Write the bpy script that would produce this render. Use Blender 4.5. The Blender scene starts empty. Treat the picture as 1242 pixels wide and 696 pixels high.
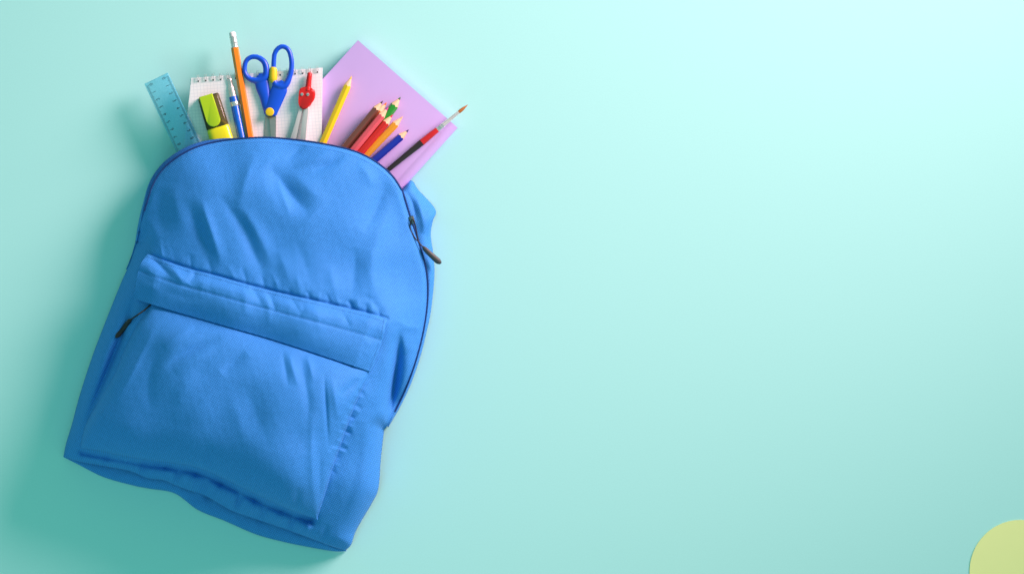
import bpy, bmesh, math, random
import numpy as np
from mathutils import Vector, Matrix

scene = bpy.context.scene
COL = scene.collection
random.seed(4)
RNG = np.random.default_rng(11)

# ------------------------------------------------------------------ camera
S = 0.0008            # metres per layout unit (layout: 1242 x 696 units, y down)
HC = 3750.0           # camera height in layout units (3.0 m)
CX, CY = 621.0, 348.0
cam_d = bpy.data.cameras.new('camera')
cam = bpy.data.objects.new('camera', cam_d)
COL.objects.link(cam)
cam.location = (0, 0, HC * S)
cam_d.sensor_width = 36.0
cam_d.lens = 36.0 * HC / 1242.0
cam_d.clip_end = 50.0
scene.camera = cam

# ------------------------------------------------------------------ light
world = bpy.data.worlds.new('World')
scene.world = world
world.use_nodes = True
bg = world.node_tree.nodes['Background']
bg.inputs[0].default_value = (0.160, 0.415, 0.385, 1)
bg.inputs[1].default_value = 1.0

def area_lamp(name, loc, target, size, energy, color, spread=math.pi):
    l = bpy.data.lights.new(name, 'AREA')
    l.shape = 'DISK'
    l.size = size
    l.energy = energy
    l.color = color
    l.spread = spread          # softbox grid
    o = bpy.data.objects.new(name, l)
    COL.objects.link(o)
    o.location = loc
    o.rotation_euler = (Vector(target) - Vector(loc)).to_track_quat('-Z', 'Y').to_euler()
    return o

area_lamp('softbox_lamp', (1.40, 1.22, 0.75), (-0.08, 0.23, 0.0), 1.20, 16.0, (1.0, 0.63, 0.69), 1.12)
area_lamp('added_fill_lamp', (-0.62, -0.85, 0.80), (-0.28, -0.05, 0.0), 0.40, 0.34, (0.50, 1.0, 0.96), 1.7)  # added lamp to brighten shaded slopes and gloss; not a real source

vs = scene.view_settings
vs.view_transform = 'Standard'
vs.look = 'None'
vs.exposure = 0.0
vs.gamma = 1.0
vs.use_curve_mapping = False
scene.cycles.use_denoising = True
scene.cycles.max_bounces = 8
scene.cycles.transparent_max_bounces = 12

# ------------------------------------------------------------------ helpers
def P(px, py, z=0.0):
    """layout position seen at (px, py) for a point z units above the table -> metres"""
    k = 1.0 - z / HC
    return Vector(((px - CX) * k * S, (CY - py) * k * S, z * S))

def P_np(px, py, z):
    k = 1.0 - z / HC
    return np.stack([(px - CX) * k * S, (CY - py) * k * S, z * S], axis=-1)

def tag(o, label=None, cat=None, group=None, kind=None):
    if label: o['label'] = label
    if cat: o['category'] = cat
    if group: o['group'] = group
    if kind: o['kind'] = kind
    return o

def root(name, px, py, label, cat, group=None, z=0.0):
    o = bpy.data.objects.new(name, None)
    o.empty_display_size = 0.01
    o.location = P(px, py, z)
    COL.objects.link(o)
    return tag(o, label, cat, group)

def base_loc(o):
    v = Vector((0, 0, 0))
    while o is not None:
        v = v + o.location
        o = o.parent
    return v

def link_mesh(name, me, mat, parent, smooth=True):
    o = bpy.data.objects.new(name, me)
    COL.objects.link(o)
    if mat is not None:
        me.materials.append(mat)
    if parent is not None:
        off = base_loc(parent)
        o.parent = parent
    else:
        n = len(me.vertices)
        co = np.empty(n * 3); me.vertices.foreach_get('co', co); co = co.reshape(-1, 3)
        off = Vector(((co[:, 0].min() + co[:, 0].max()) / 2, (co[:, 1].min() + co[:, 1].max()) / 2, co[:, 2].min()))
        o.location = off
    me.transform(Matrix.Translation(-off))
    me.polygons.foreach_set('use_smooth', [smooth] * len(me.polygons))
    me.update()
    return o

def mk(name, verts, faces, mat, parent=None, smooth=True):
    me = bpy.data.meshes.new(name)
    me.from_pydata([tuple(v) for v in verts], [], faces)
    me.validate()
    return link_mesh(name, me, mat, parent, smooth)

def mk_bm(name, bm, mat, parent=None, smooth=False, auto=None):
    bmesh.ops.recalc_face_normals(bm, faces=bm.faces)
    me = bpy.data.meshes.new(name)
    bm.to_mesh(me)
    bm.free()
    o = link_mesh(name, me, mat, parent, smooth or auto is not None)
    if auto is not None:
        me.set_sharp_from_angle(angle=math.radians(auto))
    return o

def sweep_data(path, radii, nseg=12, closed=False, up=Vector((0, 0, 1)), cap=True, phase=0.0, base=0):
    """tube of elliptical section; path in metres, radii (across, along up) in metres"""
    n = len(path)
    V, F = [], []
    for i in range(n):
        a = path[(i - 1) % n] if (closed or i > 0) else path[i]
        b = path[(i + 1) % n] if (closed or i < n - 1) else path[i]
        t = (b - a)
        if t.length < 1e-9:
            t = path[-1] - path[0]
        t.normalize()
        s = t.cross(up)
        if s.length < 1e-6:
            s = t.cross(Vector((1, 0, 0)))
        s.normalize()
        u = s.cross(t).normalized()
        r = radii[i]
        ra, rb = r if isinstance(r, tuple) else (r, r)
        for k in range(nseg):
            th = phase + 2 * math.pi * k / nseg
            V.append(path[i] + s * (ra * math.cos(th)) + u * (rb * math.sin(th)))
    m = n if closed else n - 1
    for i in range(m):
        j = (i + 1) % n
        for k in range(nseg):
            l = (k + 1) % nseg
            F.append((base + i * nseg + k, base + i * nseg + l, base + j * nseg + l, base + j * nseg + k))
    if cap and not closed:
        F.append(tuple(base + k for k in range(nseg))[::-1])
        F.append(tuple(base + (n - 1) * nseg + k for k in range(nseg)))
    return V, F

def tube(name, path, radii, mat, parent=None, nseg=12, closed=False, cap=True, smooth=True, phase=0.0):
    V, F = sweep_data(path, radii, nseg, closed, cap=cap, phase=phase)
    o = mk(name, V, F, mat, parent, smooth)
    if smooth and cap:
        o.data.set_sharp_from_angle(angle=math.radians(50))
    return o

def lathe(name, A, B, prof, mat, parent=None, nseg=20, smooth=True, auto=40, flat=1.0):
    """turned piece along A->B; prof = [(distance from A in units, radius in units)]"""
    d = (B - A).normalized()
    path = [A + d * (t * S) for t, r in prof]
    V, F = [], []
    s = d.cross(Vector((0, 0, 1))).normalized()
    u = s.cross(d).normalized()
    for (t, r), p in zip(prof, path):
        for k in range(nseg):
            th = 2 * math.pi * k / nseg
            V.append(p + s * (r * S * math.cos(th)) + u * (r * S * flat * math.sin(th)))
    n = len(prof)
    for i in range(n - 1):
        for k in range(nseg):
            l = (k + 1) % nseg
            F.append((i * nseg + k, i * nseg + l, (i + 1) * nseg + l, (i + 1) * nseg + k))
    F.append(tuple(range(nseg))[::-1])
    F.append(tuple((n - 1) * nseg + k for k in range(nseg)))
    o = mk(name, V, F, mat, parent, smooth)
    if smooth and auto:
        o.data.set_sharp_from_angle(angle=math.radians(auto))
    return o

def prism(name, poly, z0, z1, mat, parent=None, bevel=0.0, seg=2, ztilt=None, smooth=False, auto=35):
    """poly [(px,py)] extruded from z0 to z1, optional tilt function of (px,py)"""
    bm = bmesh.new()
    zt = ztilt or (lambda x, y: 0.0)
    zm = (z0 + z1) / 2
    lo = []
    hi = []
    for x, y in poly:
        k = zt(x, y)
        a = P(x, y, zm + k)
        lo.append(bm.verts.new((a.x, a.y, (z0 + k) * S)))
        hi.append(bm.verts.new((a.x, a.y, (z1 + k) * S)))
    n = len(poly)
    bm.faces.new(lo)
    top = bm.faces.new(hi)
    for i in range(n):
        j = (i + 1) % n
        bm.faces.new((lo[i], lo[j], hi[j], hi[i]))
    if bevel > 0:
        edges = [e for e in top.edges]
        bmesh.ops.bevel(bm, geom=edges, offset=bevel * S, segments=seg, profile=0.5, affect='EDGES')
    return mk_bm(name, bm, mat, parent, smooth, auto)

def catmull(pts, per=10, closed=False):
    pts = [np.array(p, float) for p in pts]
    n = len(pts)
    out = []
    rng = range(n) if closed else range(n - 1)
    for i in rng:
        p0 = pts[(i - 1) % n] if (closed or i > 0) else 2 * pts[0] - pts[1]
        p1 = pts[i]
        p2 = pts[(i + 1) % n]
        p3 = pts[(i + 2) % n] if (closed or i + 2 < n) else 2 * pts[-1] - pts[-2]
        for k in range(per):
            t = k / per
            out.append(0.5 * ((2 * p1) + (-p0 + p2) * t + (2 * p0 - 5 * p1 + 4 * p2 - p3) * t * t + (-p0 + 3 * p1 - 3 * p2 + p3) * t ** 3))
    if not closed:
        out.append(pts[-1])
    return np.array(out)

def resample(c, n):
    c = np.asarray(c, float)
    d = np.r_[0, np.cumsum(np.linalg.norm(np.diff(c, axis=0), axis=1))]
    s = np.linspace(0, d[-1], n)
    return np.stack([np.interp(s, d, c[:, k]) for k in range(c.shape[1])], axis=1)

# ------------------------------------------------------------------ materials
def base_mat(name, color, rough=0.5, metal=0.0, spec=0.5, coat=0.0):
    m = bpy.data.materials.new(name)
    m.use_nodes = True
    b = m.node_tree.nodes['Principled BSDF']
    b.inputs['Base Color'].default_value = (*color, 1)
    b.inputs['Roughness'].default_value = rough
    b.inputs['Metallic'].default_value = metal
    b.inputs['Specular IOR Level'].default_value = spec
    b.inputs['Coat Weight'].default_value = coat
    return m

def mottle(m, scale, amount, bump=0.0, bscale=None, detail=4.0):
    """uneven tone and fine relief on a plain material"""
    nt = m.node_tree
    b = nt.nodes['Principled BSDF']
    tc = nt.nodes.new('ShaderNodeTexCoord')
    n = nt.nodes.new('ShaderNodeTexNoise')
    n.inputs['Scale'].default_value = scale
    n.inputs['Detail'].default_value = detail
    nt.links.new(tc.outputs['Object'], n.inputs['Vector'])
    c = b.inputs['Base Color'].default_value[:3]
    mix = nt.nodes.new('ShaderNodeMix'); mix.data_type = 'RGBA'
    mix.inputs[6].default_value = (*[max(0, x * (1 - amount)) for x in c], 1)
    mix.inputs[7].default_value = (*[min(1, x * (1 + amount)) for x in c], 1)
    nt.links.new(n.outputs['Fac'], mix.inputs[0])
    nt.links.new(mix.outputs[2], b.inputs['Base Color'])
    if bump:
        n2 = nt.nodes.new('ShaderNodeTexNoise')
        n2.inputs['Scale'].default_value = bscale or scale * 4
        n2.inputs['Detail'].default_value = 3
        nt.links.new(tc.outputs['Object'], n2.inputs['Vector'])
        bp = nt.nodes.new('ShaderNodeBump')
        bp.inputs['Strength'].default_value = bump
        bp.inputs['Distance'].default_value = 0.0005
        nt.links.new(n2.outputs['Fac'], bp.inputs['Height'])
        nt.links.new(bp.outputs['Normal'], b.inputs['Normal'])
    return m

def fabric(name, color, vary=0.27, period=2.3, bump=0.32):
    """plain woven polyester: two crossing thread waves, faint tone mottling"""
    m = base_mat(name, color, rough=0.72, spec=0.25)
    nt = m.node_tree
    b = nt.nodes['Principled BSDF']
    b.inputs['Sheen Weight'].default_value = 0.05
    b.inputs['Sheen Roughness'].default_value = 0.45
    b.inputs['Sheen Tint'].default_value = (0.55, 0.8, 1, 1)
    tc = nt.nodes.new('ShaderNodeTexCoord')
    mp = nt.nodes.new('ShaderNodeMapping')
    mp.inputs['Rotation'].default_value = (0, 0, math.radians(-14))
    nt.links.new(tc.outputs['Object'], mp.inputs['Vector'])
    wn = nt.nodes.new('ShaderNodeTexNoise')
    wn.inputs['Scale'].default_value = 60
    nt.links.new(mp.outputs['Vector'], wn.inputs['Vector'])
    waves = []
    for rot in (45, -45):
        m2 = nt.nodes.new('ShaderNodeMapping')
        m2.inputs['Rotation'].default_value = (0, 0, math.radians(rot))
        nt.links.new(mp.outputs['Vector'], m2.inputs['Vector'])
        w = nt.nodes.new('ShaderNodeTexWave')
        w.wave_type = 'BANDS'; w.bands_direction = 'X'
        w.inputs['Scale'].default_value = 2 * math.pi / (period * S) / 20.0
        w.inputs['Distortion'].default_value = 0.8
        w.inputs['Detail'].default_value = 1.0
        w.inputs['Detail Scale'].default_value = 1.6
        nt.links.new(m2.outputs['Vector'], w.inputs['Vector'])
        waves.append(w)
    mul = nt.nodes.new('ShaderNodeMath'); mul.operation = 'MULTIPLY'
    nt.links.new(waves[0].outputs['Fac'], mul.inputs[0])
    nt.links.new(waves[1].outputs['Fac'], mul.inputs[1])
    nz = nt.nodes.new('ShaderNodeTexNoise')
    nz.inputs['Scale'].default_value = 700
    nz.inputs['Detail'].default_value = 2
    nt.links.new(mp.outputs['Vector'], nz.inputs['Vector'])
    add = nt.nodes.new('ShaderNodeMath'); add.operation = 'MULTIPLY_ADD'
    nt.links.new(nz.outputs['Fac'], add.inputs[0])
    add.inputs[1].default_value = 0.9
    nt.links.new(mul.outputs[0], add.inputs[2])
    big = nt.nodes.new('ShaderNodeTexNoise')
    big.inputs['Scale'].default_value = 14
    big.inputs['Detail'].default_value = 3
    nt.links.new(mp.outputs['Vector'], big.inputs['Vector'])
    add2 = nt.nodes.new('ShaderNodeMath'); add2.operation = 'MULTIPLY_ADD'
    nt.links.new(big.outputs['Fac'], add2.inputs[0])
    add2.inputs[1].default_value = 0.15
    nt.links.new(add.outputs[0], add2.inputs[2])
    mr = nt.nodes.new('ShaderNodeMapRange')
    mr.inputs['From Min'].default_value = 0.35
    mr.inputs['From Max'].default_value = 1.4
    nt.links.new(add2.outputs[0], mr.inputs['Value'])
    mix = nt.nodes.new('ShaderNodeMix'); mix.data_type = 'RGBA'
    mix.inputs[6].default_value = (*[x * (1 - vary) for x in color], 1)
    mix.inputs[7].default_value = (*[min(1, x * (1 + vary) + 0.012) for x in color], 1)
    nt.links.new(mr.outputs[0], mix.inputs[0])
    nt.links.new(mix.outputs[2], b.inputs['Base Color'])
    bp = nt.nodes.new('ShaderNodeBump')
    bp.inputs['Strength'].default_value = bump
    bp.inputs['Distance'].default_value = 0.0004
    nt.links.new(add.outputs[0], bp.inputs['Height'])
    nt.links.new(bp.outputs['Normal'], b.inputs['Normal'])
    return m

BLUE = (0.034, 0.255, 0.70)
M_FAB = fabric('blue_woven_polyester', BLUE)
M_TAPE = mottle(base_mat('navy_zip_tape', (0.008, 0.05, 0.22), 0.8), 400, 0.25, 0.3, 900)
M_STITCH = mottle(base_mat('pale_blue_thread', (0.05, 0.27, 0.62), 0.8), 500, 0.2)
M_BLACK = mottle(base_mat('black_rubber', (0.012, 0.012, 0.013), 0.55), 200, 0.3, 0.2, 800)
M_GRAPH = mottle(base_mat('graphite_grey_rubber', (0.045, 0.05, 0.05), 0.5), 200, 0.3, 0.2, 800)
M_GUN = mottle(base_mat('gunmetal', (0.28, 0.27, 0.25), 0.32, 1.0), 300, 0.3)
M_STEEL = mottle(base_mat('brushed_steel', (0.62, 0.52, 0.50), 0.3, 0.9), 250, 0.12)
M_CHROME = mottle(base_mat('nickel_plate', (0.88, 0.78, 0.76), 0.2, 0.75), 250, 0.08)
M_WIRE = mottle(base_mat('binding_wire', (0.78, 0.77, 0.75), 0.3, 0.85), 250, 0.1)
M_WOOD = mottle(base_mat('cedar_wood', (0.78, 0.52, 0.30), 0.65), 300, 0.18, 0.15, 900)
M_ALU = mottle(base_mat('satin_aluminium', (0.80, 0.74, 0.72), 0.34, 0.6), 200, 0.08)

def table_mat():
    m = base_mat('teal_card', (0.455, 0.89, 0.83), 0.7, spec=0.15)
    return mottle(m, 700, 0.035, 0.10, 1300, 6.0)

def paper_grid(step, angle):
    m = base_mat('squared_paper', (0.86, 0.86, 0.85), 0.8, spec=0.2)
    nt = m.node_tree
    b = nt.nodes['Principled BSDF']
    tc = nt.nodes.new('ShaderNodeTexCoord')
    mp = nt.nodes.new('ShaderNodeMapping')
    mp.inputs['Rotation'].default_value = (0, 0, angle)
    nt.links.new(tc.outputs['Object'], mp.inputs['Vector'])
    sp = nt.nodes.new('ShaderNodeSeparateXYZ')
    nt.links.new(mp.outputs['Vector'], sp.inputs[0])
    outs = []
    for ax in (0, 1):
        d = nt.nodes.new('ShaderNodeMath'); d.operation = 'MULTIPLY'
        d.inputs[1].default_value = 1.0 / step
        nt.links.new(sp.outputs[ax], d.inputs[0])
        f = nt.nodes.new('ShaderNodeMath'); f.operation = 'FRACT'
        nt.links.new(d.outputs[0], f.inputs[0])
        l = nt.nodes.new('ShaderNodeMath'); l.operation = 'LESS_THAN'
        l.inputs[1].default_value = 0.17
        nt.links.new(f.outputs[0], l.inputs[0])
        outs.append(l)
    mx = nt.nodes.new('ShaderNodeMath'); mx.operation = 'MAXIMUM'
    nt.links.new(outs[0].outputs[0], mx.inputs[0])
    nt.links.new(outs[1].outputs[0], mx.inputs[1])
    mix = nt.nodes.new('ShaderNodeMix'); mix.data_type = 'RGBA'
    mix.inputs[6].default_value = (0.93, 0.92, 0.91, 1)
    mix.inputs[7].default_value = (0.79, 0.82, 0.84, 1)
    nt.links.new(mx.outputs[0], mix.inputs[0])
    nt.links.new(mix.outputs[2], b.inputs['Base Color'])
    return m

def tinted_clear(name, tint, body, body_mix, rough=0.15):
    m = bpy.data.materials.new(name)
    m.use_nodes = True
    nt = m.node_tree
    for n in list(nt.nodes):
        nt.nodes.remove(n)
    out = nt.nodes.new('ShaderNodeOutputMaterial')
    tr = nt.nodes.new('ShaderNodeBsdfTransparent'); tr.inputs[0].default_value = (*tint, 1)
    pb = nt.nodes.new('ShaderNodeBsdfPrincipled')
    pb.inputs['Base Color'].default_value = (*body, 1)
    pb.inputs['Roughness'].default_value = rough
    fr = nt.nodes.new('ShaderNodeFresnel'); fr.inputs[0].default_value = 1.45
    nz = nt.nodes.new('ShaderNodeTexNoise'); nz.inputs['Scale'].default_value = 60
    ad = nt.nodes.new('ShaderNodeMath'); ad.operation = 'MULTIPLY_ADD'
    ad.inputs[1].default_value = 0.06; ad.inputs[2].default_value = body_mix - 0.03
    nt.links.new(nz.outputs['Fac'], ad.inputs[0])
    mx = nt.nodes.new('ShaderNodeMixShader')
    sm = nt.nodes.new('ShaderNodeMath'); sm.operation = 'ADD'; sm.use_clamp = True
    nt.links.new(ad.outputs[0], sm.inputs[0]); nt.links.new(fr.outputs[0], sm.inputs[1])
    nt.links.new(sm.outputs[0], mx.inputs[0])
    nt.links.new(tr.outputs[0], mx.inputs[1]); nt.links.new(pb.outputs[0], mx.inputs[2])
    nt.links.new(mx.outputs[0], out.inputs[0])
    return m

# ------------------------------------------------------------------ the surface
bm = bmesh.new()
bmesh.ops.create_grid(bm, x_segments=8, y_segments=8, size=2.2)
tb = mk_bm('tabletop', bm, table_mat())
tag(tb, 'pale teal smooth surface under everything', 'tabletop', kind='structure')
tb.location.z = 0.0

# ------------------------------------------------------------------ backpack: outlines (layout units)
ARC = catmull([(166, 294), (171, 272), (178, 248), (188, 220), (206, 198), (236, 180), (272, 171), (316, 167.5), (352, 169.5),
               (392, 175), (430, 184), (456, 197), (475, 213), (488, 232)], 12)
LEFT = catmull([(166, 294), (158, 318), (146, 345), (128, 390), (112, 432), (97, 478), (87, 515), (80, 538), (77, 553)], 10)
ZIPR = catmull([(488, 232), (497, 262), (508, 295), (517, 330), (518, 365), (513, 402), (504, 437), (493, 468), (481, 494), (470, 516)], 10)
LOWR = catmull([(466, 521), (462, 556), (459, 592), (451, 610), (441, 627), (431, 645), (426, 660), (419, 667)], 10)
SEAM2 = catmull([(77, 553), (93, 559), (125, 565), (157, 571), (180, 580), (198, 582), (212, 588), (228, 594), (249, 601), (266, 611),
                 (283, 620), (309, 629), (339, 639), (375, 652), (402, 662), (419, 667)], 8)
BOTTOM = catmull([(77, 554), (93, 562), (125, 578), (160, 588), (180, 592), (212, 598), (240, 618), (272, 631), (309, 647), (341, 656),
                  (375, 663), (405, 668), (420, 668)], 10)
FLAP_T = catmull([(179, 308), (200, 316), (230, 326), (265, 335), (300, 345), (335, 354), (370, 362), (405, 370), (440, 378), (469, 386)], 10)
FLAP_B = catmull([(162, 362), (190, 371), (220, 380), (255, 390), (290, 400), (325, 410), (360, 421), (405, 436), (450, 451)], 10)
FLAP_L = catmull([(179, 308), (170, 320), (165, 338), (162, 362)], 12)
FLAP_R = catmull([(469, 386), (465, 408), (458, 430), (450, 451)], 12)
PK_T = catmull([(178, 350), (220, 358), (290, 378), (360, 400), (420, 420), (456, 432)], 10)
PK_L = catmull([(178, 350), (180, 372), (165, 395), (150, 425), (139, 452), (120, 485), (104, 515), (97, 543)], 10)
PK_R = catmull([(456, 432), (450, 452), (438, 476), (427, 502), (415, 536), (405, 565), (396, 595), (385, 630)], 10)
PK_B = catmull([(97, 543), (120, 547), (150, 553), (180, 558), (226, 564), (250, 571), (272, 581), (295, 592), (318, 603), (340, 613), (364, 623), (385, 630)], 10)
RIGHT_OUT = catmull([(484, 234), (498, 219), (508, 231), (528, 254), (525, 268), (522.5, 284), (525, 305), (527, 332), (523, 375), (518, 400),
                     (510, 432), (499, 464), (486, 492), (471, 518)], 10)

def seg_dist(X, Y, line):
    """distance to a polyline, parameter 0..1 along it, and side (+ = right hand when walking, y down)"""
    line = np.asarray(line, float)
    L = np.r_[0, np.cumsum(np.linalg.norm(np.diff(line, axis=0), axis=1))]
    best = np.full(X.shape, 1e9); par = np.zeros(X.shape); side = np.ones(X.shape)
    for i in range(len(line) - 1):
        a, b = line[i], line[i + 1]
        d = b - a
        l2 = d @ d
        if l2 < 1e-9:
            continue
        t = np.clip(((X - a[0]) * d[0] + (Y - a[1]) * d[1]) / l2, 0, 1)
        qx = X - (a[0] + t * d[0]); qy = Y - (a[1] + t * d[1])
        dd = np.hypot(qx, qy)
        m = dd < best
        best = np.where(m, dd, best)
        par = np.where(m, (L[i] + t * (L[i + 1] - L[i])) / L[-1], par)
        side = np.where(m, np.sign(d[0] * qy - d[1] * qx), side)
    return best, par, side

CTRL = [  # (x, y, height) of the stuffed bag before creases
    (170, 275, 46), (190, 216, 46), (236, 180, 46), (272, 171, 47), (316, 167, 48), (352, 169, 48), (392, 175, 48), (430, 184, 47), (460, 200, 46), (488, 232, 42),
    (210, 235, 62), (260, 215, 66), (320, 215, 70), (380, 220, 68), (430, 235, 62), (470, 260, 54),
    (190, 290, 62), (240, 280, 76), (300, 290, 82), (360, 300, 82), (420, 305, 74), (470, 310, 58), (505, 320, 40), (516, 360, 36),
    (166, 294, 54), (146, 345, 64), (112, 432, 66), (97, 478, 62), (80, 540, 46),
    (185, 330, 68), (250, 345, 84), (320, 365, 90), (390, 382, 88), (440, 395, 82), (470, 392, 74), (495, 400, 54), (507, 425, 46), (496, 455, 46), (483, 488, 40),
    (165, 400, 72), (230, 420, 86), (300, 440, 92), (370, 460, 92), (430, 470, 86), (452, 480, 76), (468, 470, 62), (470, 510, 54),
    (140, 470, 70), (210, 490, 82), (290, 510, 90), (360, 530, 88), (420, 540, 76), (452, 560, 58), (459, 592, 46),
    (105, 525, 60), (160, 545, 72), (230, 560, 80), (300, 590, 80), (350, 610, 76), (395, 610, 64), (430, 620, 50),
    (100, 552, 38), (180, 575, 42), (240, 594, 42), (300, 622, 42), (350, 640, 40), (400, 650, 40), (419, 660, 34),
]
_c = np.array(CTRL, float)
_K = lambda r: np.where(r > 1e-9, r * r * np.log(np.maximum(r, 1e-9)), 0.0)
_r = np.hypot(_c[:, None, 0] - _c[None, :, 0], _c[:, None, 1] - _c[None, :, 1]) / 100.0
_n = len(_c)
_A = np.zeros((_n + 3, _n + 3))
_A[:_n, :_n] = _K(_r) + np.eye(_n) * 0.03
_Q = np.c_[np.ones(_n), _c[:, 0] / 100, _c[:, 1] / 100]
_A[:_n, _n:] = _Q; _A[_n:, :_n] = _Q.T
_w = np.linalg.solve(_A, np.r_[_c[:, 2], 0, 0, 0])

def tps(X, Y):
    z = tps_raw(X, Y)
    return np.where(z > 50, 50 + (z - 50) * 1.15, z)

def tps_raw(X, Y):
    out = _w[_n] + _w[_n + 1] * X / 100 + _w[_n + 2] * Y / 100
    for i in range(_n):
        out = out + _w[i] * _K(np.hypot(X - _c[i, 0], Y - _c[i, 1]) / 100.0)
    return out

def waves(seed, lam, amp, n=14, spread=math.pi, direction=0.0):
    g = np.random.default_rng(seed)
    th = direction + g.uniform(-spread, spread, n)
    k = 2 * math.pi / (lam * g.uniform(0.65, 1.5, n))
    ph = g.uniform(0, 2 * math.pi, n)
    a = amp * math.sqrt(2.0 / n)
    return lambda X, Y: sum(a * np.sin(k[i] * (X * math.cos(th[i]) + Y * math.sin(th[i])) + ph[i]) for i in range(n))

NOISE_BIG = waves(1, 85, 1.3)
NOISE_MID = waves(2, 40, 0.20)
NOISE_FINE = waves(3, 13, 0.05)
RIDGE_A = waves(21, 30, 1.0, 8)
RIDGE_B = waves(22, 19, 1.0, 8)
def crinkle(X, Y):
    return 0.9 * np.exp(-np.abs(RIDGE_A(X, Y)) * 2.2) + 0.5 * np.exp(-np.abs(RIDGE_B(X, Y)) * 2.2)

def stroke(X, Y, Z, pts, amp, width, sharp=False, taper=True, step=0.0, fall=30.0):
    line = catmull(pts, 5) if len(pts) > 2 else np.array(pts, float)
    lo = line.min(0) - 4 * max(width, fall if step else 0); hi = line.max(0) + 4 * max(width, fall if step else 0)
    m = (X > lo[0]) & (X < hi[0]) & (Y > lo[1]) & (Y < hi[1])
    if not m.any():
        return Z
    d, t, s = seg_dist(X[m], Y[m], line)
    tp = np.clip(np.sin(np.pi * np.clip(t, 0, 1)), 0, 1) if taper else 1.0
    q = d / width
    prof = np.exp(-(np.sqrt(q * q + 0.09) - 0.3) * 1.25) if sharp else np.exp(-(q * q + 0.04) ** 0.72 + 0.098)
    dz = amp * prof * tp
    if step:
        sd = d * s
        dz = dz + step * tp * np.tanh(sd / width) * np.exp(-(d / fall) ** 2)
    Z = Z.copy()
    Z[m] += dz
    return Z

BODY_STROKES = [  # points, amplitude, width, sharp
    ([(226, 240), (236, 268), (246, 292), (260, 322)], -3.4, 8.5, False),
    ([(244, 238), (250, 262), (258, 288), (270, 324)], 4.2, 7.5, False),
    ([(264, 234), (282, 258), (297, 280), (308, 306), (324, 342)], -3.2, 8, False),
    ([(284, 242), (300, 262), (316, 290), (334, 330)], 2.6, 9, False),
    ([(310, 184), (302, 206), (294, 232), (290, 250)], 2.4, 8, False),
    ([(324, 198), (338, 218), (356, 240), (378, 262)], -6.5, 12, False),
    ([(352, 206), (372, 226), (396, 250)], 2.4, 12, False),
    ([(334, 210), (343, 236), (352, 262)], 1.6, 4.5, False),
    ([(418, 188), (400, 199), (378, 207)], -2.6, 4.0, False),
    ([(404, 182), (384, 192), (356, 203)], 2.2, 4.5, False),
    ([(370, 176), (358, 186), (346, 194)], -1.4, 4.0, False),
    ([(434, 196), (446, 212), (452, 228)], 2.0, 8, False),
    ([(470, 222), (462, 240), (452, 262), (440, 282)], -2.8, 7, False),
    ([(478, 240), (470, 262), (456, 292), (450, 330)], 2.2, 9, False),
    ([(432, 300), (430, 326), (428, 362)], -2.6, 9, False),
    ([(452, 300), (450, 326), (456, 364)], 1.8, 8, False),
    ([(480, 300), (474, 330), (472, 372)], -1.2, 10, False),
    ([(400, 320), (404, 344), (410, 364)], 1.8, 8, False),
    ([(196, 228), (194, 256), (198, 286)], -2.0, 10, False),
    ([(212, 222), (214, 250), (222, 280)], 1.4, 8, False),
    ([(184, 262), (186, 284), (180, 305)], 1.6, 7, False),
    ([(360, 290), (368, 316), (380, 350)], -1.6, 10, False),
    ([(336, 300), (344, 320), (352, 346)], 1.4, 7, False),
    # folds dropping from the strap end of the pocket flap
    ([(482, 396), (488, 410), (490, 430)], 3.0, 7, False),
    ([(478, 388), (496, 396), (512, 398)], 1.6, 5, False),
    ([(470, 384), (458, 372), (440, 356)], -1.4, 5, False),
    # left edge roll
    ([(158, 330), (146, 364), (134, 398), (120, 440)], 2.2, 6, False),
    ([(166, 352), (156, 384), (142, 420), (124, 466), (108, 506), (96, 540)], -14.0, 6.0, False),
    # lower right side
    ([(462, 470), (458, 520), (448, 580), (430, 640)], 1.6, 7, False),
    ([(440, 520), (432, 570), (418, 620), (408, 650)], -1.3, 8, False),
]
BOT_STROKES = []
g = np.random.default_rng(7)
# ruffles along the lower seam
for (x, y, a) in [(128, 562, -2.5), (150, 566, 2.2), (172, 573, -3.0), (196, 578, 2.6), (214, 583, -4.5), (232, 590, 3), (246, 596, -3.0), (262, 603, 2.6),
                  (288, 614, -4.5), (304, 621, 2.8), (318, 627, -3.2), (336, 634, 2.2), (352, 640, -3.8), (372, 646, 2), (392, 652, -1.5)]:
    BOT_STROKES.append(([(x - 3, y + 7), (x, y - 2), (x + 5, y - 17)], a * 2.2, 3.8, False))
PUCK = []
for k, (x, y, a) in enumerate([(234, 327, -1.4), (247, 331, 1.2), (258, 333, -1.8), (353, 358, -2.0), (366, 360, 1.2), (376, 362, -2.2), (388, 365, 1.3), (400, 368, -2.4),
                               (412, 371, 1.4), (427, 374, -3.4), (436, 376, 1.8), (446, 379, -3.6), (453, 381, 1.5), (461, 383, -3.2), (300, 345, -1.4), (322, 350, -1.6),
                               (284, 340, 1.2), (338, 354, 1.3), (214, 321, -1.2), (199, 316, 1.4)]):
    h = g.uniform(8, 15) if abs(a) > 1.9 else g.uniform(12, 26)
    PUCK.append(([(x, y + 3), (x - h * 0.12, y - h * 0.4), (x - h * 0.3 + g.uniform(-3, 3), y - h)], a * g.uniform(0.5, 1.0), g.uniform(2.6, 4.6), False))
GUSS_R, GUSS_P = [], []
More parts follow.
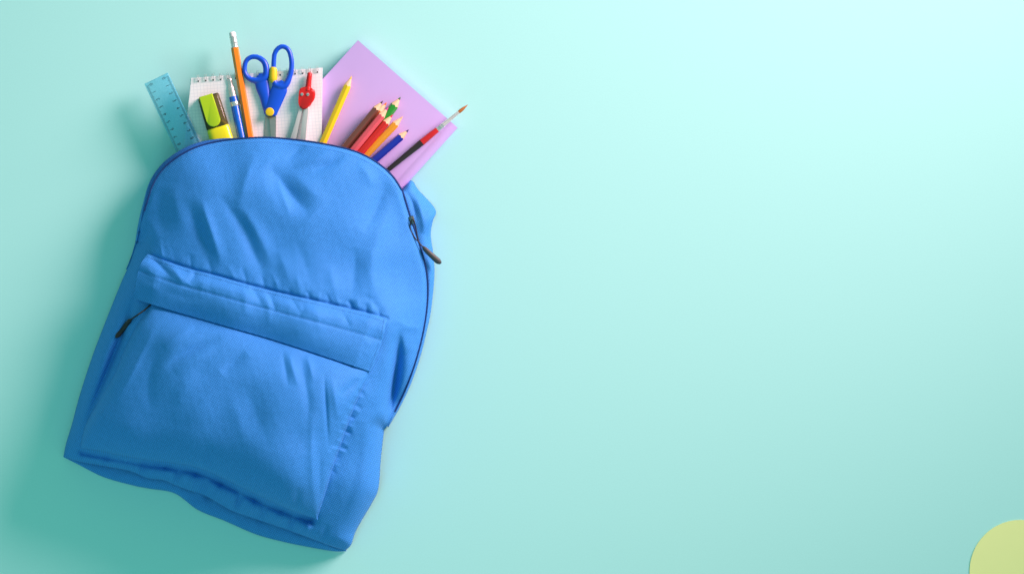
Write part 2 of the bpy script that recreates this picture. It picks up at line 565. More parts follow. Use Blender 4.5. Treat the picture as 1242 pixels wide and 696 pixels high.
for k in range(15):
    f = k / 14 + g.uniform(-0.025, 0.025)
    q = PK_R[int(np.clip(18 + f * (len(PK_R) - 34), 18, len(PK_R) - 4))]
    a = (-1.0 if k % 2 else 0.7) * g.uniform(0.5, 1.6) * (0.6 + 0.9 * math.sin(math.pi * np.clip(f, 0, 1)))
    h = g.uniform(4, 10)
    GUSS_R.append(([(q[0] - 3, q[1] - 1), (q[0] + 3, q[1] + 1.5), (q[0] + h, q[1] + 2 + g.uniform(-1, 4))], a, g.uniform(1.8, 3.0), False))
    GUSS_P.append(([(q[0] - h * 1.2, q[1] - 2 + g.uniform(-3, 2)), (q[0] - 3, q[1] - 1), (q[0] + 3, q[1] + 1)], a, g.uniform(1.8, 3.0)))

def body_z(X, Y, edge=True):
    Z = tps(X, Y)
    Z = Z + NOISE_BIG(X, Y) + NOISE_MID(X, Y) + NOISE_FINE(X, Y)
    d1, _, _ = seg_dist(X, Y, FLAP_T[::6]); d2, _, _ = seg_dist(X, Y, PK_B[::6]); d3, _, _ = seg_dist(X, Y, PK_R[::6])
    Z = Z + crinkle(X, Y) * (0.03 + 0.40 * np.exp(-(np.minimum(np.minimum(d1, d2), d3) / 26.0) ** 2))
    for pts, a, w, sh in BODY_STROKES:
        Z = stroke(X, Y, Z, pts, a * 1.3, w, sh)
    for pts, a, w, sh in PUCK + GUSS_R:
        Z = stroke(X, Y, Z, pts, a, w, sh)
    # the fold where the pocket side stands over the side of the main compartment
    Z = stroke(X, Y, Z, [(483, 396), (479, 425), (474, 465), (469, 500), (466, 530)], 0.0, 2.2, False, True, step=5.0, fall=16)
    Z = stroke(X, Y, Z, [(486, 398), (484, 420), (480, 450), (475, 482), (469, 526)], -18.0, 6.5)
    Z = stroke(X, Y, Z, [tuple(p + np.array([-1.5, 5.0])) for p in PK_B[2:-14:12]] + [(368, 628.0), (377, 630.5)], -15.0, 5.5, False, False)
    if edge:
        for line, R, ze in ((LEFT, 30.0, 3.0), (LOWR, 24.0, 6.0), (SEAM2, 13.0, 20.0)):
            d, t, s = seg_dist(X, Y, line[::2])
            q = np.clip(d / R, 0, 1)
            f = np.sqrt(np.clip(1 - (1 - q) ** 2, 0, 1))
            if line is SEAM2:   # lip fades to the low corner at the far left
                ze = 4.0 + 19.0 * np.clip(t / 0.25, 0, 1) * np.clip((1 - t) / 0.08 + 0.3, 0, 1)
            Z = ze + (Z - ze) * f
        for pts, a, w, sh in BOT_STROKES:
            Z = stroke(X, Y, Z, pts, a, w, sh)
        d, t, s = seg_dist(X, Y, ARC[::3])
        Z = Z - 2.5 * np.exp(-(d / 3.0) ** 2)
        d, t, s = seg_dist(X, Y, ZIPR[::3])
        Z = Z - 4.0 * np.exp(-(d / 4.0) ** 2)
        # groove of the flap seam
        d, t, s = seg_dist(X, Y, FLAP_T[::3])
        Z = Z - 2.2 * np.exp(-(d / 2.6) ** 2)
    return np.maximum(Z, 1.2)

def coons(top, bottom, left, right, nu, nv):
    """top/bottom run left->right, left/right run top->bottom"""
    T, B = resample(top, nu), resample(bottom, nu)
    L, R = resample(left, nv), resample(right, nv)
    u = np.linspace(0, 1, nu)[None, :, None]
    v = np.linspace(0, 1, nv)[:, None, None]
    G = (1 - v) * T[None] + v * B[None] + (1 - u) * L[:, None] + u * R[:, None] \
        - ((1 - u) * (1 - v) * T[0] + u * (1 - v) * T[-1] + (1 - u) * v * B[0] + u * v * B[-1])
    return G[..., 0], G[..., 1]

def grid_obj(name, X, Y, Z, mat, parent, thick=1.4):
    nv, nu = X.shape
    co = P_np(X, Y, Z).reshape(-1, 3)
    i = np.arange(nv * nu).reshape(nv, nu)
    q = np.stack([i[:-1, :-1], i[1:, :-1], i[1:, 1:], i[:-1, 1:]], -1).reshape(-1, 4)
    me = bpy.data.meshes.new(name)
    me.from_pydata(co.tolist(), [], q.tolist())
    o = link_mesh(name, me, mat, parent, True)
    if thick:
        sm = o.modifiers.new('cloth_thickness', 'SOLIDIFY')
        sm.thickness = thick * S
        sm.offset = -1
    return o

bag = root('backpack', 290, 430, 'blue woven school backpack lying open with supplies sticking out of it', 'backpack')

# main shell
right_edge = np.vstack([ZIPR, LOWR])
X, Y = coons(ARC, SEAM2, LEFT, right_edge, 330, 400)
Zb = body_z(X, Y)
grid_obj('main_panel', X, Y, Zb, M_FAB, bag)

# front pocket
def pocket_z(X, Y):
    Z = body_z(X, Y, edge=False)
    dl, _, _ = seg_dist(X, Y, PK_L[::3]); dr, _, _ = seg_dist(X, Y, PK_R[::3])
    db, _, _ = seg_dist(X, Y, PK_B[::3]); dt, _, sd = seg_dist(X, Y, FLAP_B[::4])
    dome = lambda d, R: np.sqrt(np.clip(1 - (1 - np.clip(d / R, 0, 1)) ** 2, 0, 1))
    below = np.clip(dt * sd, 0, 1e9)
    soft = lambda d, R: np.sin(np.clip(d / R, 0, 1) * math.pi / 2)
    puff = 38.0 * (0.4 * dome(dl, 14) + 0.6 * soft(dl, 70)) * (0.3 * dome(dr, 12) + 0.7 * soft(dr, 50)) * (0.25 * dome(db, 8) + 0.45 * dome(db, 44) + 0.30 * soft(db, 120)) * (0.10 + 0.90 * np.clip(1 - np.exp(-below / 34), 0, 1))
    Z = Z + 2.2 + puff
    Z = Z - 5.0 * np.exp(-(dl / 2.6) ** 2) - 4.2 * np.exp(-(dr / 2.6) ** 2) - 0.6 * np.exp(-(db / 1.8) ** 2)
    # stiff rim at the pocket bottom
    Z = Z + 2.2 * np.exp(-((db - 3.0) / 2.6) ** 2)
    for pts, a, w, sh in [
        ([(394, 452), (394, 468), (396, 500), (398, 542)], -1.9, 2.2, False),
        ([(402, 456), (406, 480), (410, 510)], 2.4, 6, False),
        ([(414, 524), (406, 536), (398, 548)], -1.8, 2.2, False),
        ([(380, 500), (378, 540), (380, 590), (384, 622)], 2.0, 5, False),
        ([(388, 540), (388, 580), (388, 620)], -1.6, 4, False),
        ([(350, 425), (354, 443), (362, 470)], 1.8, 4.5, False),
        ([(342, 424), (346, 446), (350, 470)], -1.4, 4, False),
        ([(372, 430), (377, 448), (380, 464)], 1.6, 4, False),
        ([(364, 428), (368, 450), (374, 490), (372, 520)], -2.0, 6, False),
        ([(268, 408), (246, 418), (222, 430), (200, 448)], -3.2, 6, False),
        ([(262, 424), (238, 436), (212, 452)], 1.8, 7, False),
        ([(300, 428), (286, 438), (268, 452)], -2.4, 8, False),
        ([(236, 396), (214, 408), (196, 420)], 1.8, 6, False),
        ([(190, 390), (176, 420), (158, 456), (140, 490)], 2.4, 6, False),
        ([(200, 420), (186, 440), (180, 470), (184, 500)], -2.2, 9, False),
        ([(240, 450), (220, 480), (210, 510)], 1.5, 12, False),
        ([(300, 460), (310, 500), (330, 550)], -1.6, 14, False),
        ([(275, 470), (290, 510), (300, 550)], 1.5, 12, False),
        ([(250, 540), (256, 556), (262, 572)], -2.2, 5, False),
        ([(362, 590), (360, 606), (360, 620)], -2.0, 5, False),
        ([(120, 500), (128, 486), (138, 470)], -1.6, 4, False),
        ([(436, 458), (424, 470), (412, 480)], -2.0, 5, False),
    ]:
        Z = stroke(X, Y, Z, pts, a * 1.35, w, sh)
    for pts, a, w in GUSS_P:
        Z = stroke(X, Y, Z, pts, a, w)
    return Z

Xp, Yp = coons(PK_T, PK_B, PK_L, PK_R, 260, 210)
Zp = pocket_z(Xp, Yp)
pocket = grid_obj('front_pocket', Xp, Yp, Zp, M_FAB, bag, 1.2)

# pocket flap: a band sewn along its top edge and both ends, free along the bottom
def flap_z(X, Y):
    Z = body_z(X, Y, edge=False)
    dt, _, _ = seg_dist(X, Y, FLAP_T[::3]); db, _, _ = seg_dist(X, Y, FLAP_B[::3])
    dl, _, _ = seg_dist(X, Y, FLAP_L); dr, _, _ = seg_dist(X, Y, FLAP_R)
    f = dt / (dt + db + 1e-6)
    Z = Z + 0.6 + (8.0 * np.sin(np.clip(f, 0, 1) * math.pi / 2) ** 0.8 + 6.5 * np.sin(np.clip(f, 0, 1) * math.pi) ** 1.2) * np.clip(0.45 + np.minimum(dl, dr) / 40, 0, 1)
    Z = Z + 2.6 * np.exp(-((f - 0.22) / 0.13) ** 2)
    Z = Z - 0.9 * np.exp(-((f - 0.40) / 0.035) ** 2)      # topstitched line
    for pts, a, w in [
        ([(181, 310), (194, 322), (210, 338)], -4.6, 4.5), ([(176, 322), (184, 332), (196, 340)], 2.2, 5), ([(200, 318), (212, 328), (224, 346)], 2.8, 5),
        ([(232, 328), (236, 334), (228, 344)], -2.6, 4.5), ([(250, 334), (246, 346), (242, 362)], 1.5, 6),
        ([(302, 347), (310, 356), (318, 370)], -2.6, 4.5), ([(324, 353), (331, 366), (335, 378)], -2.4, 4), ([(292, 346), (298, 360), (296, 384)], 1.8, 6),
        ([(318, 352), (326, 372), (326, 396)], 1.4, 5), ([(352, 360), (360, 372), (366, 382)], -2.0, 4.5), ([(366, 364), (368, 376), (360, 388)], -1.4, 4),
        ([(414, 376), (420, 388), (426, 398)], -1.8, 4), ([(380, 368), (386, 384), (388, 404)], 1.2, 6),
        ([(462, 388), (456, 400), (446, 416)], -2.2, 5), ([(466, 384), (452, 388), (430, 386)], 1.8, 5), ([(440, 408), (440, 424), (436, 442)], -1.0, 6),
        ([(190, 350), (210, 356), (240, 364)], -1.4, 8), ([(168, 340), (182, 348), (200, 352)], 1.4, 6),
    ]:
        Z = stroke(X, Y, Z, pts, a, w)
    return Z

Xf, Yf = coons(FLAP_T, FLAP_B, FLAP_L, FLAP_R, 300, 80)
Zf = flap_z(Xf, Yf)
flap = grid_obj('pocket_flap', Xf, Yf, Zf, M_FAB, bag, 2.0)

# base panel under the lower seam
nb = 260
Tb, Bb = resample(SEAM2, nb), resample(BOTTOM, nb)
vv = np.linspace(-0.35, 1, 26)[:, None]
Xq = Tb[None, :, 0] * (1 - vv) + Bb[None, :, 0] * vv
Yq = Tb[None, :, 1] * (1 - vv) + Bb[None, :, 1] * vv
par = np.linspace(0, 1, nb)[None, :]
ends = np.clip(par / 0.25, 0.12, 1) * np.clip((1 - par) / 0.06, 0.2, 1)
vc = np.clip(vv, 0, 1)
Zq = 1.0 + 17.0 * ends * np.sqrt(np.clip(1 - vc ** 2, 0, 1))
for (x, y, a) in [(140, 574, -1.8), (170, 584, 1.4), (205, 592, -2.4), (236, 606, -3), (247, 612, 2.4), (258, 616, -2), (290, 630, -2), (312, 640, 1.6), (330, 646, -1.8), (360, 654, 1.2)]:
    Zq = stroke(Xq, Yq, Zq, [(x + 4, y - 9), (x, y), (x - 2, y + 8)], a, 4.0)
Zq = np.clip(Zq + NOISE_MID(Xq, Yq) * 0.8, 1.0, None)
grid_obj('base_panel', Xq, Yq, Zq, M_FAB, bag, 1.0)

# right-hand side of the rear half, below the zip
ns = 220
Lz, Rz = resample(ZIPR, ns), resample(RIGHT_OUT, ns)
uu = np.linspace(-0.12, 1, 44)[None, :]
Xs = Lz[:, None, 0] * (1 - uu) + Rz[:, None, 0] * uu
Ys = Lz[:, None, 1] * (1 - uu) + Rz[:, None, 1] * uu
zip_edge = body_z(Lz[:, 0], Lz[:, 1])
uc = np.clip(uu, 0, 1)
wid = np.clip(np.linalg.norm(Rz - Lz, axis=1)[:, None] / 24.0, 0.15, 1.0)
Zs = 2.0 + (np.minimum(zip_edge, 36.0)[:, None] - 5.0) * np.sqrt(np.clip(1 - uc ** 2.4, 0, 1)) - 3.0 * np.clip(-uu / 0.12, 0, 1)
for pts, a, w in [([(499, 222), (506, 240), (512, 262), (514, 285)], 3.0, 4.0), ([(492, 230), (500, 246), (506, 270)], -3.0, 3.5),
                  ([(526, 254), (518, 266), (514, 284)], 3.2, 4.0), ([(524, 268), (518, 280), (518, 300)], -3.2, 3.5), ([(508, 232), (516, 246), (520, 258)], -2.0, 4),
                  ([(520, 300), (522, 330), (520, 370)], 1.6, 4)]:
    Zs = stroke(Xs, Ys, Zs, pts, a, w)
Zs = np.maximum(Zs + NOISE_MID(Xs, Ys), 0.8)
grid_obj('side_panel', Xs, Ys, Zs, M_FAB, bag, 1.0)

# left-hand strip of the rear half that closes the curve beside the ruler
k0 = int(np.argmin(np.abs(ARC[:, 0] - 214) + (ARC[:, 1] > 240) * 99))
Lc = resample(ARC[:k0 + 1], 120)
tang = np.gradient(Lc, axis=0); tang /= np.linalg.norm(tang, axis=1)[:, None]
nrm = np.stack([tang[:, 1], -tang[:, 0]], 1)
tt = np.linspace(0, 1, 120)
wd = 1.2 + 3.6 * np.sin(np.clip(tt * 1.15, 0, 1) * math.pi * 0.6)
uu = np.linspace(-0.7, 1, 20)[None, :]
Xl = Lc[:, None, 0] + nrm[:, None, 0] * wd[:, None] * uu
Yl = Lc[:, None, 1] + nrm[:, None, 1] * wd[:, None] * uu
ez = body_z(Lc[:, 0], Lc[:, 1])
Zl = 1.0 + np.maximum(ez - 16.0, 1)[:, None] * np.sqrt(np.clip(1 - np.clip(uu, 0, 1) ** 2, 0, 1)) * np.ones_like(uu)
grid_obj('side_panel', Xl[:, ::-1], Yl[:, ::-1], Zl[:, ::-1], M_FAB, bag, 0.8)
# zip facing hanging out along the left shoulder of the opening
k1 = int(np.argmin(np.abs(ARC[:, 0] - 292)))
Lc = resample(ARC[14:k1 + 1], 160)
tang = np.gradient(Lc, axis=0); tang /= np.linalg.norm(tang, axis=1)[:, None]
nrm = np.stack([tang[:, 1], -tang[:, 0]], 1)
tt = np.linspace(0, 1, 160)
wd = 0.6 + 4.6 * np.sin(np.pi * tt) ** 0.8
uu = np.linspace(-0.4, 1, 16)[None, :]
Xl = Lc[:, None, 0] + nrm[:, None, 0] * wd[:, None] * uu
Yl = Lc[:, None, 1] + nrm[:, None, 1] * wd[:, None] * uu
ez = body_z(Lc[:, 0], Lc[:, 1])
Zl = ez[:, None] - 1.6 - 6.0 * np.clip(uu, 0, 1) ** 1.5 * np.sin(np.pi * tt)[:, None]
M_FACE_SHADE = fabric('zip_facing_shade_blue', (0.014, 0.13, 0.46))  # bag blue darkened: the strip's shade is painted into its colour
grid_obj('zip_facing', Xl[:, ::-1], Yl[:, ::-1], Zl[:, ::-1], M_FACE_SHADE, bag, 0.7)

# rear panel: the low padded back lying on the table
rear = catmull([(180, 292), (196, 236), (226, 204), (280, 186), (350, 186), (430, 198), (478, 226), (504, 262), (512, 330), (508, 380), (492, 440), (462, 506),
                (452, 580), (418, 648), (360, 648), (300, 630), (240, 606), (180, 578), (94, 548), (112, 480), (140, 400)], 4, closed=True)
prism('rear_panel', [tuple(p) for p in rear], 0.3, 3.2, M_FAB, bag, bevel=1.0, seg=2)

# main zip: tape and teeth round the opening
def edge_path(line, dz, out, n, zf=body_z, zmin=0):
    L = resample(line, n)
    t = np.gradient(L, axis=0); t /= np.linalg.norm(t, axis=1)[:, None]
    nn = np.stack([t[:, 1], -t[:, 0]], 1)
    z = np.maximum(zf(L[:, 0], L[:, 1]) + dz, zmin)
    Q = L + nn * out
    return Q, z

zip_line = np.vstack([ARC[20:], ZIPR[1:-8]])
Q, z = edge_path(zip_line, -0.4, 0.2, 420)
tape = tube('zipper_tape', [P(Q[i, 0], Q[i, 1], z[i]) for i in range(len(Q))], [(1.15 * S, 1.0 * S)] * len(Q), M_TAPE, bag, 8)
V, F = [], []
Qt, zt = edge_path(zip_line[26:], 0.4, 1.0, 340)
tg = np.gradient(Qt, axis=0); tg /= np.linalg.norm(tg, axis=1)[:, None]
for i in range(340):
    c = P(Qt[i, 0], Qt[i, 1], zt[i])
    a = Vector((tg[i, 0], -tg[i, 1], 0)); b = Vector((a.y, -a.x, 0)); u = Vector((0, 0, 1))
    n0 = len(V)
    for sx in (-1, 1):
        for sy in (-1, 1):
            for sz in (-1, 1):
                V.append(c + a * (0.38 * S * sx) + b * (0.75 * S * sy) + u * (0.6 * S * sz))
    for f in ((0, 1, 3, 2), (4, 6, 7, 5), (0, 4, 5, 1), (2, 3, 7, 6), (0, 2, 6, 4), (1, 5, 7, 3)):
        F.append(tuple(n0 + k for k in f))
tag(mk('zipper_teeth', V, F, M_TAPE, tape, False), kind='stuff')

# stitching: short raised thread dashes
def stitches(line, zf, name, parent, pitch=2.6, length=1.7, lift=0.5, rad=0.34, jit=0.15, mat=None):
    line = np.asarray(line, float)
    L = np.linalg.norm(np.diff(line, axis=0), axis=1).sum()
    n = int(L / pitch)
    R = resample(line, n * 4 + 1)
    z = zf(R[:, 0], R[:, 1])
    V, F = [], []
    for i in range(n):
        a, b = R[i * 4], R[i * 4 + 3]
        e = (b - a) / max(np.linalg.norm(b - a), 1e-6) * length
        j = RNG.uniform(-jit, jit, 2)
        pa = P(a[0] + j[0], a[1] + j[1], z[i * 4] + lift)
        pb = P(a[0] + e[0] + j[0], a[1] + e[1] + j[1], z[i * 4 + 3] + lift)
        v, f = sweep_data([pa, (pa + pb) / 2 + Vector((0, 0, 0.15 * S)), pb], [rad * 0.6 * S, rad * S, rad * 0.6 * S], 5, base=len(V))
        V += v; F += f
    o = mk(name, V, F, mat or M_STITCH, parent)
    tag(o, kind='stuff')
    return o

def lerp_line(a, b, f, n=120):
    return resample(a, n) * (1 - f) + resample(b, n) * f

stitches(lerp_line(FLAP_T, FLAP_B, 0.40), flap_z, 'topstitching', flap, lift=0.15)
stitches(lerp_line(FLAP_T, FLAP_B, 0.06), flap_z, 'topstitching', flap, lift=0.15)
stitches(resample(FLAP_R, 60) + np.array([-3.0, 0]), flap_z, 'topstitching', flap, lift=0.2)
stitches(resample(PK_R[14:], 80) + np.array([-2.6, 0]), pocket_z, 'topstitching', pocket, lift=0.15)
bl = resample(PK_B[40:], 160) + np.array([-1.5, 7.0])
stitches(bl, body_z, 'topstitching', bag, lift=0.15)
al = ARC[24:].copy(); al[:, 1] += 5; al[:, 0] -= 1.5
stitches(al, body_z, 'topstitching', bag, lift=0.05)

# zip pulls
def zip_pull(parent, pts_cord, loop, grip, slider, mat_grip):
    pull = None
    if slider:
        (sx, sy, ang, zz) = slider
        bm = bmesh.new()
        ca, sa = math.cos(ang), math.sin(ang)
        prof = [(-5, -2.2), (-3.4, -3.2), (3.0, -2.4), (5, -1.2), (5, 1.2), (3.0, 2.4), (-3.4, 3.2), (-5, 2.2)]
        poly = [(sx + a * ca - b * sa, sy + a * sa + b * ca) for a, b in prof]
        pull = prism('zipper_pull', poly, zz - 1.5, zz + 1.6, M_GUN, parent, bevel=0.7)
        a0 = P(sx - 3.4 * ca, sy - 3.4 * sa, zz + 1.6); a1 = P(sx + 3.8 * ca, sy + 3.8 * sa, zz + 1.6)
        mid = (a0 + a1) / 2 + Vector((0, 0, 3.0 * S))
        tube('bridge', [a0, a0 * .6 + mid * .4 + Vector((0, 0, .9 * S)), mid, a1 * .6 + mid * .4 + Vector((0, 0, .9 * S)), a1], [(0.9 * S, 0.55 * S)] * 5, M_GUN, pull, 8)
    else:
        pull = tube('zipper_pull', [P(*p) for p in pts_cord], [0.95 * S] * len(pts_cord), M_BLACK, parent, 8)
    if loop:
        tube('cord', [P(*p) for p in catmull(loop, 6, closed=True)], [0.72 * S] * (6 * len(loop)), M_BLACK, pull, 8, closed=True)
    if slider and pts_cord:
        tube('cord', [P(*p) for p in catmull(pts_cord, 5)], [0.75 * S] * len(catmull(pts_cord, 5)), M_BLACK, pull, 8)
    g = catmull([p[:3] for p in grip], 6)
    w = catmull([(p[3], p[4]) for p in grip], 6)
    tube('grip', [P(*p) for p in g], [(max(a, .2) * S, max(b, .2) * S) for a, b in w], mat_grip, pull, 16)
    return pull

zz = float(body_z(np.array([499.0]), np.array([268.0]))[0]) + 2.6
zip_pull(bag, [(506.5, 292, zz + 0.5), (510.5, 297, zz - 0.5), (514, 300.5, zz - 1.5)],
         [(500.5, 266, zz + 3.6), (503, 271, zz + 3.2), (505, 280, zz + 1.6), (506.5, 292, zz + 0.4), (501, 285, zz + 1), (497.5, 277, zz + 2), (498, 270, zz + 3)],
         [(512.5, 299.5, zz - 1.5, 0.6, 0.6), (513.5, 300.2, zz - 1.5, 2.0, 1.6), (517, 303.5, zz - 2, 3.0, 2.3), (522, 308.5, zz - 3, 3.2, 2.3), (527, 313, zz - 4, 3.5, 2.4), (531, 316.5, zz - 5, 3.6, 2.4), (534, 318.6, zz - 5.6, 2.2, 1.7), (535, 319.3, zz - 6, 0.6, 0.5)],
         (500, 267, math.radians(68), zz - 1.2), M_GRAPH)
zf = lambda x, y: float(max(body_z(np.array([x]), np.array([y]))[0], pocket_z(np.array([x]), np.array([y]))[0] if (x > 160) else 0)) + 2.0
zip_pull(bag, [(184, 368, zf(181., 372.)), (176, 375.5, zf(176., 376.)), (168, 381, zf(168., 381.)), (160, 386.5, zf(160., 387.) + 1), (157, 389, zf(158., 389.) + 1)], None,
         [(159, 387, zf(158., 389.) + 1, 0.8, 0.8), (157.5, 388.6, zf(158., 389.) + 1, 2.4, 1.9), (154.5, 392.5, zf(154., 393.) + .6, 3.1, 2.2), (151, 397, zf(151., 397.) + .4, 2.9, 2.1), (147, 402, zf(147., 402.), 2.7, 2.1), (143.5, 406, zf(143., 406.), 3.0, 2.1), (141, 408.6, zf(141., 409.), 1.8, 1.5), (140.2, 409.5, zf(140., 410.), 0.4, 0.4)],
         None, M_BLACK)

# ------------------------------------------------------------------ supplies
def on_pad(px):           # height of the notepad's top sheet
    return 25.5

# lilac book
def book():
    r = root('book', 440, 170, 'lilac hardback book tucked under the coloured pencils and notepad', 'book', z=3)
    c0 = np.array([434.0, 49.0]); e1 = np.array([0.752, 0.659]); e2 = np.array([-0.672, 0.741])
    Wd, Ln, z0, T = 161.0, 205.0, 7.0, 11.4
    m = mottle(base_mat('lilac_cover_cloth', (0.66, 0.45, 0.86), 0.55, spec=0.35), 40, 0.03, 0.12, 1400)
    mp = mottle(base_mat('page_block', (0.82, 0.80, 0.74), 0.8), 300, 0.05)
    def profile_obj(name, prof, l0, l1, mat, par, auto=30):
        V, F = [], []
        n = len(prof)
        for l in (l0, l1):
            for (a, z) in prof:
                q = c0 + e1 * a + e2 * l
                p = P(q[0], q[1], z0 + T)
                V.append(Vector((p.x, p.y, (z0 + z) * S)))
        for i in range(n):
            j = (i + 1) % n
            F.append((i, j, n + j, n + i))
        F.append(tuple(range(n))[::-1]); F.append(tuple(n + i for i in range(n)))
        o = mk(name, V, F, mat, par, True)
        o.data.set_sharp_from_angle(angle=math.radians(auto))
        return o
    top = [(0, T - 1.3), (0.3, T - 0.3), (1.2, T)] + [(Wd - 14, T)]
    top += [(Wd - 12.5, T - 0.5), (Wd - 11.2, T - 0.5), (Wd - 9.5, T + 0.1)]
    for k in range(1, 13):
        th = math.pi / 2 - math.pi * k / 13
        top.append((Wd - 8.0 + 8.0 * math.cos(th), T / 2 + T / 2 * math.sin(th)))
    inner = [(Wd - 9, 0), (0, 0), (0, 1.3), (Wd - 9, 1.3)]
    for k in range(1, 10):
        th = -math.pi / 2 + math.pi * k / 10
        inner.append((Wd - 8.0 + 6.4 * math.cos(th), T / 2 + (T / 2 - 1.4) * math.sin(th)))
    inner += [(Wd - 9, T - 1.3)]
    profile_obj('cover', top + inner, 0, Ln, m, r, 28)
    profile_obj('page_block', [(3, 1.5), (Wd - 6, 1.5), (Wd - 3, T / 2), (Wd - 6, T - 1.5), (3, T - 1.5)], 3, Ln - 3, mp, r)
book()

# spiral notepad
def notepad():
    r = root('notepad', 308, 180, 'white squared spiral notepad beneath the scissors and compass', 'notepad', z=3)
    tl, tr = np.array([232.0, 95.0]), np.array([391.0, 83.0])
    bl, br = np.array([215.0, 262.0]), np.array([389.0, 268.0])
    ang = math.atan2(12.0, 159.0)
    mg = paper_grid(4.1 * S, -ang)
    mb = mottle(base_mat('grey_backing_card', (0.45, 0.44, 0.42), 0.8), 200, 0.08)
    tilt = lambda x, y: 8.0
    quad = [tuple(tl), tuple(tr), tuple(br), tuple(bl)]
    prism('backing_card', quad, 10.0, 11.4, mb, r, ztilt=tilt)
    g = np.random.default_rng(5)
    zz = 11.6
    for k in range(5):
        d = g.uniform(-1.2, 1.0, (4, 2)) * (1.0 if k < 4 else 0.0)
        q = [(quad[i][0] + d[i, 0], quad[i][1] + d[i, 1] * 0.5) for i in range(4)]
        prism('sheet', q, zz, zz + (1.3 if k < 4 else 0.5), mg, r, ztilt=tilt)
        zz += 1.36 if k < 4 else 0.6
    # wire loops with their punched holes
    mh = base_mat('punched_hole', (0.05, 0.05, 0.05), 0.9)
    ux, uy = (tr - tl) / np.linalg.norm(tr - tl)
    nrm = np.array([uy, -ux])              # points up the picture
    for k in range(17):
        c = tl + (tr - tl) * ((k + 0.9) / 17.6)
        zt = 17.7 + tilt(c[0], c[1])
        for s in (-1.0, 1.0):
            pts = []
            for i in range(15):
                th = -0.32 * math.pi + i / 14 * 1.42 * math.pi
                q = c - nrm * 0.8 + np.array([ux, uy]) * s * 0.95 + nrm * (4.2 * math.sin(th) - 0.2)
                pts.append(P(q[0], q[1], zt - 2.2 + 4.6 * math.cos(th)))
            tube('wire_loop', pts, [0.42 * S] * 15, M_WIRE, r, 6)
        h = c - nrm * 4.4
        poly = [(h[0] + 1.1 * math.cos(a) , h[1] + 1.0 * math.sin(a)) for a in np.linspace(0, 2 * math.pi, 10, endpoint=False)]
        prism('punched_hole', poly, 17.62, 17.78, mh, r, ztilt=tilt)
notepad()

# ruler
def ruler():
    r = root('ruler', 214, 150, 'translucent cyan plastic ruler with black scale marks leaning on the notepad edge', 'ruler', z=3)
    m = tinted_clear('clear_cyan_plastic', (0.76, 0.94, 0.99), (0.14, 0.66, 0.90), 0.18)
    a = np.array([175.0, 102.0]); b = np.array([203.5, 88.5])
    d = np.array([0.4265, 0.9045])
    ln = 165.0
    z0, z1 = 26.2, 28.8
    q = [tuple(a), tuple(b), tuple(b + d * ln), tuple(a + d * ln)]
    prism('blade', q, z0, z1, m, r, bevel=0.9, seg=2)
    ink = base_mat('black_ink', (0.012, 0.03, 0.045), 0.5)
    w = (b - a); wl = np.linalg.norm(w); w = w / wl
    V, F = [], []
    step = 1.0
    k = 0
    L0 = 4.0
    while L0 + k * step < ln - 4:
        t = L0 + k * step
        for side in (0, 1):
            l = 4.2 if k % 10 == 0 else (3.2 if k % 5 == 0 else 2.2)
            o0 = 1.2 if side == 0 else wl - 1.2
            sg = 1 if side == 0 else -1
            p0 = a + d * t + w * o0; p1 = p0 + w * l * sg
            n0 = len(V)
            for p in (p0 - d * .16, p0 + d * .16, p1 + d * .16, p1 - d * .16):
                V.append(P(p[0], p[1], z1 + 0.12))
            F.append((n0, n0 + 1, n0 + 2, n0 + 3))
        k += 1
    tag(mk('scale_ticks', V, F, ink, r, False), kind='stuff')
    rot = math.atan2(-d[1], d[0])          # digits read along the blade
    bmt = bmesh.new()
    for i in range(11):
        for side in (0, 1):
            cu = bpy.data.curves.new('numeral', 'FONT')
            cu.body = str(i % 10) if i < 10 else '10'
            cu.size = 5.6 * S
            cu.align_x = 'CENTER'; cu.align_y = 'CENTER'
            to = bpy.data.objects.new('numeral', cu)
            COL.objects.link(to)
            bpy.context.view_layer.update()
            me = bpy.data.meshes.new_from_object(to.evaluated_get(bpy.context.evaluated_depsgraph_get()))
            p = a + d * (L0 + i * 10.0) + w * (7.4 if side == 0 else wl - 7.4)
            c = P(p[0], p[1], z1 + 0.14)
            me.transform(Matrix.Translation(c) @ Matrix.Rotation(rot + (math.pi if side == 0 else 0), 4, 'Z'))
            bmt.from_mesh(me)
            bpy.data.objects.remove(to)
    me = bpy.data.meshes.new('numerals')
    bmt.to_mesh(me); bmt.free()
    link_mesh('scale_numerals', me, ink, r, False)
ruler()

